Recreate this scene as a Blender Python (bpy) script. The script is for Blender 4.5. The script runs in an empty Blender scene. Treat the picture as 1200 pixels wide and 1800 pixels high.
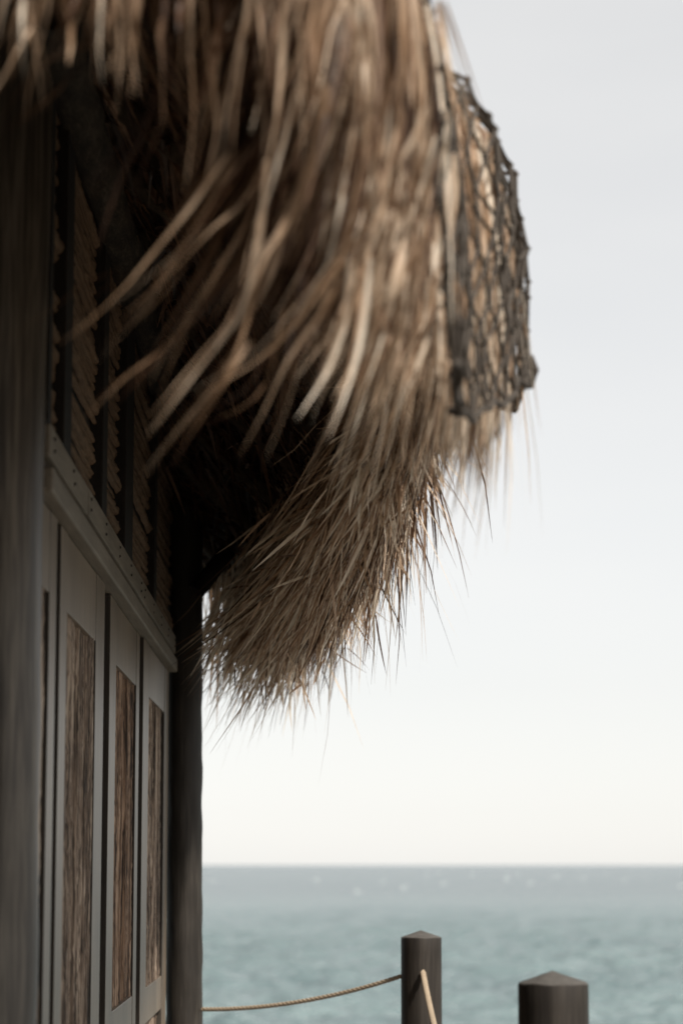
import bpy, bmesh, math, random
import numpy as np
from mathutils import Vector, Matrix, Euler, noise

random.seed(7)
rng = np.random.default_rng(11)
S = bpy.context.scene
COL = S.collection
R = math.radians

# ------------------------------------------------------------------ camera
Z0 = 1.40                                   # eye height above the deck
F_PX = 4250.0                               # 85 mm on a 24 x 36 frame, in 1200 x 1800 pixels
PITCH, YAW = R(8.30), R(0.742)
cam = bpy.data.cameras.new('camera')
cam.lens = 85; cam.sensor_fit = 'VERTICAL'; cam.sensor_height = 36; cam.sensor_width = 24
cam.clip_start = 0.05; cam.clip_end = 60000
cam.dof.use_dof = True; cam.dof.focus_distance = 7.1; cam.dof.aperture_fstop = 3.3
camo = bpy.data.objects.new('camera', cam); COL.objects.link(camo)
camo.location = (0, 0, Z0); camo.rotation_euler = (math.pi / 2 + PITCH, 0, -YAW)
S.camera = camo
CM = camo.rotation_euler.to_matrix()

def at(px, py, Y):
    """point of the photograph (1200 x 1800) at distance Y along the wall"""
    v = CM @ Vector(((px - 600) / F_PX, (900 - py) / F_PX, -1))
    k = Y / v.y
    return Vector((v.x * k, Y, Z0 + v.z * k))

# ------------------------------------------------------------------ sky, sun, exposure
SUN_AZ, SUN_EL = R(138), R(50)               # azimuth clockwise from +Y (towards the sea on the right)
w = bpy.data.worlds.new('World'); S.world = w; w.use_nodes = True
nt = w.node_tree; nt.nodes.clear()
sky = nt.nodes.new('ShaderNodeTexSky'); sky.sky_type = 'NISHITA'; sky.sun_disc = False
sky.sun_elevation = SUN_EL; sky.sun_rotation = SUN_AZ
sky.air_density = 1.0; sky.dust_density = 0.4; sky.ozone_density = 1.0
hs = nt.nodes.new('ShaderNodeHueSaturation'); hs.inputs['Saturation'].default_value = 0.28
veil = nt.nodes.new('ShaderNodeMix'); veil.data_type = 'RGBA'
veil.inputs[0].default_value = 0.55
veil.inputs[7].default_value = (7.75, 7.65, 7.45, 1)     # thin even overcast veil
wt = nt.nodes.new('ShaderNodeTexCoord'); wm = nt.nodes.new('ShaderNodeMapping'); wm.inputs['Scale'].default_value = (2.0, 2.0, 7.0)
wn = nt.nodes.new('ShaderNodeTexNoise'); wn.inputs['Scale'].default_value = 1.6; wn.inputs['Detail'].default_value = 6
wr = nt.nodes.new('ShaderNodeMapRange'); wr.inputs[3].default_value = 0.40; wr.inputs[4].default_value = 0.74
nt.links.new(wt.outputs['Generated'], wm.inputs['Vector']); nt.links.new(wm.outputs[0], wn.inputs['Vector'])
nt.links.new(wn.outputs['Fac'], wr.inputs[0]); nt.links.new(wr.outputs[0], veil.inputs[0])
bg = nt.nodes.new('ShaderNodeBackground'); bg.inputs[1].default_value = 0.079
wo = nt.nodes.new('ShaderNodeOutputWorld')
nt.links.new(sky.outputs[0], hs.inputs['Color']); nt.links.new(hs.outputs[0], veil.inputs[6])
nt.links.new(veil.outputs[2], bg.inputs[0]); nt.links.new(bg.outputs[0], wo.inputs[0])

sl = bpy.data.lights.new('sun', 'SUN'); sl.energy = 5.0; sl.angle = R(3.0); sl.color = (1, 0.93, 0.84)
so = bpy.data.objects.new('sun', sl); COL.objects.link(so)
to_sun = Vector((math.cos(SUN_EL) * math.sin(SUN_AZ), math.cos(SUN_EL) * math.cos(SUN_AZ), math.sin(SUN_EL)))
so.rotation_euler = to_sun.to_track_quat('Z', 'Y').to_euler(); so.location = (6, 2, 12)

vs = S.view_settings; vs.view_transform = 'Standard'; vs.look = 'None'; vs.exposure = 0.70; vs.gamma = 1.0
vs.use_curve_mapping = False
S.cycles.use_denoising = True
S.cycles.max_bounces = 8; S.cycles.diffuse_bounces = 4; S.cycles.transparent_max_bounces = 8
S.cycles.sample_clamp_indirect = 6.0

# ------------------------------------------------------------------ helpers
def link(name, me, mat=None, parent=None, **props):
    o = bpy.data.objects.new(name, me); COL.objects.link(o)
    if mat is not None and me is not None and len(me.materials) == 0: me.materials.append(mat)
    if parent is not None: o.parent = parent
    for k, v in props.items(): o[k] = v
    return o

def mesh_np(name, V, Fq, smooth=True):
    me = bpy.data.meshes.new(name)
    V = np.asarray(V, dtype=np.float32).reshape(-1, 3); Fq = np.asarray(Fq, dtype=np.int32)
    n = Fq.shape[1]
    me.vertices.add(len(V)); me.vertices.foreach_set('co', V.ravel())
    me.loops.add(Fq.size); me.loops.foreach_set('vertex_index', Fq.ravel())
    me.polygons.add(len(Fq)); me.polygons.foreach_set('loop_start', np.arange(0, Fq.size, n, dtype=np.int32))
    me.polygons.foreach_set('loop_total', np.full(len(Fq), n, dtype=np.int32))
    if smooth: me.polygons.foreach_set('use_smooth', np.ones(len(Fq), dtype=bool))
    me.update(calc_edges=True); me.validate()
    return me

def bm_mesh(bm, name, smooth=False):
    me = bpy.data.meshes.new(name); bmesh.ops.recalc_face_normals(bm, faces=bm.faces)
    bm.to_mesh(me); bm.free()
    if smooth:
        for p in me.polygons: p.use_smooth = True
    return me

def add_box(bm, lo, hi, bevel=0.0, seg=2):
    b = bmesh.new()
    vs_ = [b.verts.new((x, y, z)) for x in (lo[0], hi[0]) for y in (lo[1], hi[1]) for z in (lo[2], hi[2])]
    for f in ((0, 1, 3, 2), (4, 6, 7, 5), (0, 4, 5, 1), (2, 3, 7, 6), (0, 2, 6, 4), (1, 5, 7, 3)):
        b.faces.new([vs_[i] for i in f])
    bmesh.ops.recalc_face_normals(b, faces=b.faces)
    if bevel > 0: bmesh.ops.bevel(b, geom=list(b.edges), offset=bevel, segments=seg, affect='EDGES', profile=0.6)
    t = bpy.data.meshes.new('tmp'); b.to_mesh(t); b.free(); bm.from_mesh(t); bpy.data.meshes.remove(t)

def box(name, lo, hi, mat, parent=None, bevel=0.003, **props):
    bm = bmesh.new(); add_box(bm, lo, hi, bevel)
    return link(name, bm_mesh(bm, name), mat, parent, **props)

def tube_np(pts, rad, nseg=12, cap=True, wob=0.0, seed=0):
    """log along pts with radius list; returns V, F (quads)"""
    pts = [Vector(p) for p in pts]; V = []; F = []
    n = len(pts)
    up = Vector((0, 0, 1))
    for i, p in enumerate(pts):
        t = (pts[min(i + 1, n - 1)] - pts[max(i - 1, 0)]).normalized()
        a = t.cross(up if abs(t.z) < 0.9 else Vector((0, 1, 0))).normalized(); b = t.cross(a).normalized()
        for k in range(nseg):
            an = 2 * math.pi * k / nseg
            r = rad[i] if hasattr(rad, '__len__') else rad
            d = a * math.cos(an) + b * math.sin(an)
            if wob:
                q = Vector((math.cos(an) * 1.3 + seed * 3.1, math.sin(an) * 1.3, i * 0.35 + seed))
                r = r * (1 + wob * noise.noise(q) + wob * 0.4 * noise.noise(q * 3.1))
            V.append(p + d * r)
    for i in range(n - 1):
        for k in range(nseg):
            F.append((i * nseg + k, i * nseg + (k + 1) % nseg, (i + 1) * nseg + (k + 1) % nseg, (i + 1) * nseg + k))
    if cap:
        for base, c in ((0, pts[0]), ((n - 1) * nseg, pts[-1])):
            ci = len(V); V.append(c)
            for k in range(0, nseg, 2):
                F.append((ci, base + k, base + (k + 1) % nseg, base + (k + 2) % nseg))
    return [tuple(v) for v in V], F

def log(name, a, b, r, mat, parent=None, n=40, nseg=20, wob=0.05, taper=1.0, seed=0, bow=0.0, **props):
    a, b = Vector(a), Vector(b)
    pts, rad = [], []
    for i in range(n):
        f = i / (n - 1)
        off = Vector((noise.noise(Vector((f * 2, seed, 0))), noise.noise(Vector((f * 2, seed, 9))), 0)) * bow
        pts.append(a.lerp(b, f) + off); rad.append(r * (1 + (taper - 1) * f))
    V, F = tube_np(pts, rad, nseg, True, wob, seed)
    return link(name, mesh_np(name, V, F), mat, parent, **props)

# ------------------------------------------------------------------ materials
def new_mat(name):
    m = bpy.data.materials.new(name); m.use_nodes = True
    t = m.node_tree
    p = t.nodes['Principled BSDF']
    return m, t, p

def ramp(t, stops):
    r = t.nodes.new('ShaderNodeValToRGB'); e = r.color_ramp.elements
    while len(e) < len(stops): e.new(0.5)
    for i, (pos, c) in enumerate(stops):
        e[i].position = pos; e[i].color = (*c, 1)
    return r

def wood_mat(name, c0, c1, c2, axis='Z', scale=(30, 30, 1.2), rough=0.75, bump=0.25, fine=6.0, spec=0.25, blot=0.35, st=(0.30, 0.52, 0.72)):
    m, t, p = new_mat(name); L = t.links.new
    tc = t.nodes.new('ShaderNodeTexCoord'); mp = t.nodes.new('ShaderNodeMapping')
    mp.inputs['Scale'].default_value = scale
    L(tc.outputs['Object'], mp.inputs['Vector'])
    n1 = t.nodes.new('ShaderNodeTexNoise'); n1.inputs['Scale'].default_value = 1.0; n1.inputs['Detail'].default_value = 8; n1.inputs['Roughness'].default_value = 0.65
    L(mp.outputs[0], n1.inputs['Vector'])
    n2 = t.nodes.new('ShaderNodeTexNoise'); n2.inputs['Scale'].default_value = fine; n2.inputs['Detail'].default_value = 4
    L(mp.outputs[0], n2.inputs['Vector'])
    n3 = t.nodes.new('ShaderNodeTexNoise'); n3.inputs['Scale'].default_value = 2.3; n3.inputs['Detail'].default_value = 5
    L(tc.outputs['Object'], n3.inputs['Vector'])
    mx = t.nodes.new('ShaderNodeMix'); mx.inputs[0].default_value = 0.4
    L(n1.outputs['Fac'], mx.inputs[2]); L(n2.outputs['Fac'], mx.inputs[3])
    r = ramp(t, [(st[0], c0), (st[1], c1), (st[2], c2)])
    L(mx.outputs[0], r.inputs[0])
    bl = t.nodes.new('ShaderNodeMix'); bl.data_type = 'RGBA'; bl.blend_type = 'MULTIPLY'; bl.inputs[0].default_value = blot
    r3 = ramp(t, [(0.3, (0.35, 0.33, 0.3)), (0.65, (1.1, 1.08, 1.05))])
    L(n3.outputs['Fac'], r3.inputs[0]); L(r.outputs[0], bl.inputs[6]); L(r3.outputs[0], bl.inputs[7])
    L(bl.outputs[2], p.inputs['Base Color'])
    p.inputs['Roughness'].default_value = rough; p.inputs['Specular IOR Level'].default_value = spec
    bp = t.nodes.new('ShaderNodeBump'); bp.inputs['Strength'].default_value = bump; bp.inputs['Distance'].default_value = 0.004
    L(mx.outputs[0], bp.inputs['Height']); L(bp.outputs[0], p.inputs['Normal'])
    return m

M = {}
M['frame'] = wood_mat('painted_taupe_wood', (0.112, 0.085, 0.060), (0.165, 0.130, 0.095), (0.225, 0.183, 0.138), scale=(40, 40, 2.2), rough=0.42, bump=0.2, blot=0.5, spec=0.3)
M['ledge'] = wood_mat('ledge_wood', (0.11, 0.092, 0.072), (0.16, 0.137, 0.108), (0.22, 0.19, 0.155), scale=(30, 1.5, 30), rough=0.65, bump=0.2)
M['panel'] = wood_mat('rough_sawn_panel', (0.018, 0.011, 0.007), (0.16, 0.112, 0.08), (0.42, 0.335, 0.26), scale=(22, 22, 0.9), rough=0.8, bump=1.0, blot=0.4, st=(.42, .50, .59))
M['panel_red'] = wood_mat('rough_sawn_panel_red', (0.018, 0.010, 0.006), (0.16, 0.095, 0.058), (0.36, 0.25, 0.175), scale=(22, 22, 0.9), rough=0.8, bump=1.0, blot=0.4, st=(.42, .50, .59))
M['pole'] = wood_mat('weathered_pole', (0.022, 0.017, 0.013), (0.062, 0.051, 0.04), (0.15, 0.13, 0.105), scale=(16, 16, 0.8), rough=0.42, bump=0.6, blot=0.6, spec=0.4, st=(.38, .5, .64))
M['darkpole'] = wood_mat('dark_pole', (0.010, 0.008, 0.0065), (0.025, 0.021, 0.017), (0.06, 0.052, 0.043), scale=(25, 25, 1.2), rough=0.62, bump=0.5, blot=0.6)
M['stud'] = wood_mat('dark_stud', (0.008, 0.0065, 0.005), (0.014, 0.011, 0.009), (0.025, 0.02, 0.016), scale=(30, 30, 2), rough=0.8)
M['reed'] = wood_mat('split_reed', (0.035, 0.022, 0.013), (0.12, 0.077, 0.046), (0.23, 0.155, 0.095), scale=(60, 4, 60), rough=0.85, bump=0.9, blot=0.6)
M['rafter'] = wood_mat('rafter_wood', (0.022, 0.016, 0.011), (0.06, 0.045, 0.031), (0.12, 0.09, 0.064), scale=(12, 12, 12), rough=0.85)
M['post'] = wood_mat('fence_post_wood', (0.009, 0.007, 0.0055), (0.020, 0.0165, 0.0135), (0.038, 0.032, 0.0265), scale=(14, 14, .9), rough=0.65, bump=1.0, blot=0.7, st=(.38, .5, .64))
M['deck'] = wood_mat('deck_wood', (0.05, 0.042, 0.034), (0.08, 0.068, 0.055), (0.12, 0.10, 0.08), scale=(1.5, 30, 30), rough=0.7)
M['rock'] = wood_mat('rock', (0.16, 0.14, 0.12), (0.26, 0.23, 0.19), (0.36, 0.32, 0.27), scale=(1.2, 1.2, 1.2), rough=0.9, bump=0.8)
M['rope'] = wood_mat('rope_fibre', (0.16, 0.125, 0.085), (0.27, 0.215, 0.155), (0.38, 0.315, 0.24), scale=(200, 200, 200), rough=0.9, bump=0.4)
M['net'] = wood_mat('net_rope', (0.022, 0.018, 0.014), (0.045, 0.037, 0.03), (0.08, 0.068, 0.056), scale=(120, 120, 120), rough=0.85, bump=0.4)
M['edge'] = wood_mat('shade_dark_edge', (0.02, 0.016, 0.012), (0.035, 0.028, 0.022), (0.055, 0.045, 0.036), scale=(40, 40, 2))
M['endgrain'] = wood_mat('weathered_end_grain', (0.035, 0.032, 0.029), (0.062, 0.058, 0.053), (0.10, 0.094, 0.087), scale=(30, 30, 30), rough=0.8, bump=0.5, blot=0.5)
M['bark'] = wood_mat('dark_bark', (0.008, 0.006, 0.004), (0.025, 0.019, 0.013), (0.07, 0.055, 0.04), scale=(40, 8, 40), rough=0.9, bump=1.0, st=(.4, .52, .66))
M['nail'] = wood_mat('nail_iron', (0.02, 0.018, 0.016), (0.03, 0.027, 0.024), (0.05, 0.04, 0.035), rough=0.5)
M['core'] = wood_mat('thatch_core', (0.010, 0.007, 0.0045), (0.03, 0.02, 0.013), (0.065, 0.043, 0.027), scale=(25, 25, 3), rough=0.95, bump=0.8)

def thatch_mat(name, trans=0.48):
    m, t, p = new_mat(name); L = t.links.new
    a = t.nodes.new('ShaderNodeAttribute'); a.attribute_name = 'tone'
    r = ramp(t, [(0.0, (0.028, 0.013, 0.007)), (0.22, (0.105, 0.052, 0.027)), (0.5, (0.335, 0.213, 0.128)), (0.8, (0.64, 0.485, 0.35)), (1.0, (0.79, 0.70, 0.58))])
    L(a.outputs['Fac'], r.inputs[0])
    tc = t.nodes.new('ShaderNodeTexCoord')
    n = t.nodes.new('ShaderNodeTexNoise'); n.inputs['Scale'].default_value = 24; n.inputs['Detail'].default_value = 5
    L(tc.outputs['Object'], n.inputs['Vector'])
    r2 = ramp(t, [(0.3, (0.6, 0.55, 0.5)), (0.7, (1.1, 1.1, 1.1))]); L(n.outputs['Fac'], r2.inputs[0])
    mx = t.nodes.new('ShaderNodeMix'); mx.data_type = 'RGBA'; mx.blend_type = 'MULTIPLY'; mx.inputs[0].default_value = 0.8
    L(r.outputs[0], mx.inputs[6]); L(r2.outputs[0], mx.inputs[7])
    L(mx.outputs[2], p.inputs['Base Color'])
    p.inputs['Roughness'].default_value = 0.5; p.inputs['Specular IOR Level'].default_value = 0.35
    tr = t.nodes.new('ShaderNodeBsdfTranslucent'); L(mx.outputs[2], tr.inputs['Color'])
    ms = t.nodes.new('ShaderNodeMixShader'); ms.inputs[0].default_value = trans
    L(p.outputs[0], ms.inputs[1]); L(tr.outputs[0], ms.inputs[2])
    L(ms.outputs[0], t.nodes['Material Output'].inputs['Surface'])
    return m
M['thatch'] = thatch_mat('dry_palm_leaf')

def sea_mat():
    m, t, p = new_mat('sea_water'); L = t.links.new
    tc = t.nodes.new('ShaderNodeTexCoord')
    mp = t.nodes.new('ShaderNodeMapping'); mp.inputs['Scale'].default_value = (0.35, 1.0, 1)
    L(tc.outputs['Object'], mp.inputs['Vector'])
    n1 = t.nodes.new('ShaderNodeTexNoise'); n1.inputs['Scale'].default_value = 0.55; n1.inputs['Detail'].default_value = 6; n1.inputs['Roughness'].default_value = 0.6
    L(mp.outputs[0], n1.inputs['Vector'])
    n2 = t.nodes.new('ShaderNodeTexNoise'); n2.inputs['Scale'].default_value = 1.6; n2.inputs['Detail'].default_value = 4
    L(mp.outputs[0], n2.inputs['Vector'])
    ad = t.nodes.new('ShaderNodeMath'); ad.operation = 'MULTIPLY_ADD'; ad.inputs[1].default_value = 0.25
    L(n2.outputs['Fac'], ad.inputs[0]); L(n1.outputs['Fac'], ad.inputs[2])
    bp = t.nodes.new('ShaderNodeBump'); bp.inputs['Strength'].default_value = 1.0; bp.inputs['Distance'].default_value = 1.5
    L(ad.outputs[0], bp.inputs['Height']); L(bp.outputs[0], p.inputs['Normal'])
    # shallow turquoise near the shore, bluer grey further out, in drifting patches
    n3 = t.nodes.new('ShaderNodeTexNoise'); n3.inputs['Scale'].default_value = 0.06; n3.inputs['Detail'].default_value = 4
    L(mp.outputs[0], n3.inputs['Vector'])
    sx = t.nodes.new('ShaderNodeSeparateXYZ'); L(tc.outputs['Object'], sx.inputs[0])
    mr = t.nodes.new('ShaderNodeMapRange'); mr.inputs[1].default_value = 80; mr.inputs[2].default_value = 900
    L(sx.outputs['Y'], mr.inputs[0])
    c = ramp(t, [(0.0, (0.118, 0.160, 0.168)), (0.5, (0.10, 0.14, 0.148)), (1.0, (0.085, 0.115, 0.127))]); L(mr.outputs[0], c.inputs[0])
    r3 = ramp(t, [(0.35, (0.85, 0.87, 0.88)), (0.65, (1.1, 1.1, 1.08))]); L(n3.outputs['Fac'], r3.inputs[0])
    mx = t.nodes.new('ShaderNodeMix'); mx.data_type = 'RGBA'; mx.blend_type = 'MULTIPLY'; mx.inputs[0].default_value = 0.8
    L(c.outputs[0], mx.inputs[6]); L(r3.outputs[0], mx.inputs[7]); L(mx.outputs[2], p.inputs['Base Color'])
    p.inputs['Roughness'].default_value = 0.22; p.inputs['IOR'].default_value = 1.33
    return m
M['sea'] = sea_mat()
m, t, p = new_mat('glint_white'); p.inputs['Base Color'].default_value = (0.85, 0.87, 0.87, 1); p.inputs['Roughness'].default_value = 0.9
M['glint'] = m

# ------------------------------------------------------------------ setting: sea, shore, deck
SEA_Z = -8.0
def build_sea():
    ys = np.concatenate([np.linspace(10, 105, 20), 110 * (700 / 110) ** np.linspace(0, 1, 640), 705 * (60000 / 705) ** np.linspace(0, 1, 160)])
    ang = np.linspace(-1.35, 1.35, 30); ang = np.concatenate([ang[ang < -0.2], np.linspace(-0.2, 0.2, 260), ang[ang > 0.2]])
    Y, A = np.meshgrid(ys, ang, indexing='ij')
    X = np.tan(A) * Y
    Z = np.zeros_like(X)
    r2 = np.random.default_rng(3)
    for k in range(45):
        lam = 1.5 * (1.28 ** (k % 9)) ; th = r2.normal(1.45, 0.45); ph = r2.uniform(0, 6.28)
        amp = 0.030 * lam ** 0.55
        fade = 1 / (1 + (Y * 0.0075 / lam) ** 4) * np.clip((680 - Y) / 430, 0, 1) ** 1.5      # waves finer than the grid go to the material
        Z += amp * fade * np.sin(2 * np.pi / lam * (X * np.cos(th) + Y * np.sin(th)) + ph)
    Z += SEA_Z
    ny, nx = X.shape
    idx = np.arange(ny * nx).reshape(ny, nx)
    F = np.stack([idx[:-1, :-1], idx[:-1, 1:], idx[1:, 1:], idx[1:, :-1]], -1).reshape(-1, 4)
    o = link('sea', mesh_np('sea', np.stack([X, Y, Z], -1), F), M['sea'], kind='structure')
    # sun sparkle far out, put in as small white crests on the waves
    V, F = [], []
    for k in range(22):
        y = r2.uniform(600, 3000); x = r2.uniform(-0.10, 0.17) * y
        L_, W_ = r2.uniform(0.3, 1.0) * (y / 700) ** 0.5, r2.uniform(0.3, 0.9); h = r2.uniform(0.12, 0.3)
        b = len(V)
        for i in range(7):
            f = i / 6 - 0.5; s = math.cos(f * math.pi) ** 0.6
            V += [(x + f * 2 * L_, y - W_ * s, SEA_Z + 0.05), (x + f * 2 * L_ + 0.1, y, SEA_Z + 0.12 + h * s), (x + f * 2 * L_, y + W_ * s + 0.1, SEA_Z + 0.02)]
        for i in range(6):
            for j in range(2):
                a = b + i * 3 + j; F.append((a, a + 3, a + 4, a + 1))
    link('sea_glints', mesh_np('sea_glints', V, F), M['glint'], kind='stuff', label='scattered sun sparkle far out near the horizon, shaped as white crests', category='sea_glint')
build_sea()

def build_shore():
    # rocky bank under the deck, dropping to the water
    nx, ny = 60, 60
    V = []
    for j in range(ny):
        for i in range(nx):
            x = -40 + 80 * i / (nx - 1); y = -40 + 70 * j / (ny - 1)
            edge = max(x - 1.2, y - 10.6)
            z = -0.25 if edge < 0 else -0.25 - min(edge * 1.3, 10.5)
            n_ = noise.noise(Vector((x * 0.35, y * 0.35, 0)))
            V.append((x, y, z - 0.12 + (n_ * 0.9 - 0.6 if edge > 0.4 else n_ * 0.05 - 0.1)))
    F = [(j * nx + i, j * nx + i + 1, (j + 1) * nx + i + 1, (j + 1) * nx + i) for j in range(ny - 1) for i in range(nx - 1)]
    link('rocky_ground', mesh_np('rocky_ground', V, F), M['rock'], kind='structure')
    bm = bmesh.new()
    y = -3.0
    while y < 10.1:
        add_box(bm, (-0.50, y, -0.04 + random.uniform(-0.001, 0.001)), (0.80, y + 0.136, random.uniform(-0.002, 0.0)), 0.003, 1); y += 0.142
    add_box(bm, (-0.48, -3, -0.2), (0.76, 10.15, -0.045))
    add_box(bm, (-5.2, 4.4, -0.2), (-0.505, 9.9, -0.006))
    link('deck', bm_mesh(bm, 'deck'), M['deck'], kind='structure')
build_shore()

# ------------------------------------------------------------------ the hut
hut = link('thatched_hut', None, label='thatched beach hut with panelled wooden doors and shaggy palm-leaf eave', category='hut')
hut.location = (-2.4, 7.2, 0)
def part(o, parent=None):
    """parent to the hut (or to a part) keeping world coordinates of the mesh"""
    p_ = parent or hut
    o.parent = p_
    bpy.context.view_layer.update() if False else None
    if p_ is hut: o.matrix_parent_inverse = Matrix.Translation(-hut.location)
    return o
WX = -0.55                                   # wall plane
E = lambda z: Z0 + z                         # heights relative to the eye

# corner posts
part(log('post', (-0.615, 4.78, 0), (-0.605, 4.78, E(1.85)), 0.080, M['pole'], n=60, nseg=28, wob=0.045, seed=1, bow=0.01))
part(log('post', (-0.488, 9.58, 0), (-0.500, 9.58, E(1.72)), 0.071, M['darkpole'], n=80, nseg=28, wob=0.07, seed=5, bow=0.012))
part(log('post', (-4.3, 4.78, 0), (-4.3, 4.78, E(1.85)), 0.08, M['pole'], n=30, wob=0.05, seed=2))
part(log('post', (-4.3, 9.58, 0), (-4.3, 9.58, E(1.85)), 0.08, M['darkpole'], n=30, wob=0.05, seed=3))

# rough-sawn panel relief
def panel_mesh(y0, y1, z0, z1, depth=0.0135, seed=0):
    r3 = np.random.default_rng(seed)
    ny = int((y1 - y0) / 0.0045); nz = int((z1 - z0) / 0.016)
    yy = np.linspace(y0, y1, ny); zz = np.linspace(z0, z1, nz)
    K = 4000
    base = r3.normal(size=K)
    def sm(a, k): return np.convolve(a, np.ones(k) / k, 'same')
    prof = sm(base, 5) * .9 + sm(r3.normal(size=K), 11) * 2.4 + sm(r3.normal(size=K), 31) * 1.6
    wobz = sm(r3.normal(size=nz + 40), 25)[20:20 + nz]; wobz = (wobz - wobz.mean()) * 14
    fine = r3.normal(size=(nz, ny)) * 0.12
    IDX = np.clip((np.arange(ny)[None, :] * 1.0 + wobz[:, None] * (0.6 + 0.4 * np.sin(np.arange(ny) / 23.0))[None, :] + 200), 0, K - 2)
    i0 = IDX.astype(int); fr = IDX - i0
    H = prof[i0] * (1 - fr) + prof[i0 + 1] * fr + fine
    H = np.clip(H, -2.2, 2.2) / 2.2
    X = H * depth
    Yg, Zg = np.meshgrid(yy, zz)
    V = np.stack([X, Yg, Zg], -1).reshape(-1, 3)
    idx = np.arange(ny * nz).reshape(nz, ny)
    F = np.stack([idx[:-1, :-1], idx[:-1, 1:], idx[1:, 1:], idx[1:, :-1]], -1).reshape(-1, 4)
    return mesh_np('panel', V, F)

def door(y0, y1, py0, py1, x, mat, seed, ang=0.0, top=0.745, lbl=None):
    """y0..y1 leaf, py0..py1 panel opening; the mesh origin at the leaf's near edge so that it can be swung"""
    bm = bmesh.new(); T = 0.010; b = 0.0025
    o = Vector((x, y0, 0)); W = y1 - y0; a0, a1 = py0 - y0, py1 - y0
    add_box(bm, (-T * 2, 0, 0.02), (0, a0, E(top)), b); add_box(bm, (-T * 2, a1, 0.02), (0, W, E(top)), b)
    for z0, z1 in ((E(0.57), E(top) - 0.001), (E(-0.53), E(-0.41)), (0.021, 0.16)):
        add_box(bm, (-T * 2 + 0.001, a0 - 0.001, z0), (-0.0015, a1 + 0.001, z1), b)
    d = link('door', bm_mesh(bm, 'door'), M['frame'])
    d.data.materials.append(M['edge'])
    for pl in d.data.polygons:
        if pl.normal.y < -.8: pl.material_index = 1  # near-facing edges and reveals only: gap and recess shade painted as dark colour
    if lbl: d['label'] = lbl
    part(d); d.location = o; d.rotation_euler.z = ang
    for z0, z1, sd in ((E(-0.415), E(0.575), seed), (0.155, E(-0.525), seed + 50)):
        q = link('panel', panel_mesh(a0 + 0.001, a1 - 0.012, z0, z1, seed=sd), mat, d)
        q.location = (-0.0145, 0, 0)
    return d
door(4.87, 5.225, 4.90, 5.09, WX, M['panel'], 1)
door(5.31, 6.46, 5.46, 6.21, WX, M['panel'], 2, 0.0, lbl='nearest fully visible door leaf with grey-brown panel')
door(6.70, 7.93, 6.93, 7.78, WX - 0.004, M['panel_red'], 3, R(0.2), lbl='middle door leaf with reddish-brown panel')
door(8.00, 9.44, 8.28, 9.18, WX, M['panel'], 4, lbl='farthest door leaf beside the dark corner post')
# dark recess behind the leaves
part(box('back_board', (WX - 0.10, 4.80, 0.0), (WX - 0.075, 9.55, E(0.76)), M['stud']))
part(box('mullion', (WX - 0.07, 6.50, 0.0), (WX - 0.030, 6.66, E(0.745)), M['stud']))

# lintel: lower moulding, groove and upper board with nails
bm = bmesh.new()
add_box(bm, (WX - 0.07, 4.84, E(0.748)), (WX + 0.030, 9.50, E(0.800)), 0.008, 3)
part(link('moulding', bm_mesh(bm, 'moulding'), M['ledge']))
part(box('lintel', (WX - 0.07, 4.84, E(0.799)), (WX + 0.004, 9.50, E(0.826)), M['rafter']))
joints = [4.84, 5.70, 7.62, 9.50]
for i in range(3):
    b_ = part(box('fascia_board', (WX - 0.06, joints[i] + 0.002, E(0.822)), (WX + 0.022 + 0.0015 * (i % 2), joints[i + 1] - 0.002, E(0.890)), M['ledge'], bevel=0.004))
    y = joints[i] + 0.06
    while y < joints[i + 1] - 0.04:
        for dz in (0.842, 0.868):
            bm = bmesh.new()
            bmesh.ops.create_cone(bm, cap_ends=True, segments=8, radius1=0.0045, radius2=0.003, depth=0.004, matrix=Matrix.Translation((WX + 0.0245 + 0.0015 * (i % 2), y + random.uniform(-.02, .02), E(dz))) @ Matrix.Rotation(R(90), 4, 'Y'))
            link('nail', bm_mesh(bm, 'nail'), M['nail'], b_)
        y += 0.43

# upper wall: horizontal split reeds between dark studs
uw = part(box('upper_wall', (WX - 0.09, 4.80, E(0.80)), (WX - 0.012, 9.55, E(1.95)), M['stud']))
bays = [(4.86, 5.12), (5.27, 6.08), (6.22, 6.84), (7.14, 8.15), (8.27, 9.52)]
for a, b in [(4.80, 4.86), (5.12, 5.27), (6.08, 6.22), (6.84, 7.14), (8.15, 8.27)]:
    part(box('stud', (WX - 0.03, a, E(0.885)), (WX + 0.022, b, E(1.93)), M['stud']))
def reed_mesh(L_, r, seed):
    n = max(10, int(L_ / 0.03)); V = []; F = []; k = 7
    for i in range(n + 1):
        f = i / n
        for j in range(k):
            an = -math.pi / 2 + math.pi * j / (k - 1)
            rr = r * (1 + 0.40 * noise.noise(Vector((f * L_ * 14, j * 0.7, seed * 7.3))) + 0.25 * noise.noise(Vector((f * L_ * 60, j * 1.7, seed * 3.3))))
            V.append((math.cos(an) * rr * 1.05, f * L_, math.sin(an) * rr + 0.004 * noise.noise(Vector((f * L_ * 3, seed, 0)))))
    for i in range(n):
        for j in range(k - 1):
            F.append((i * k + j, i * k + j + 1, (i + 1) * k + j + 1, (i + 1) * k + j))
    return mesh_np('reed', V, F)
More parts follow.
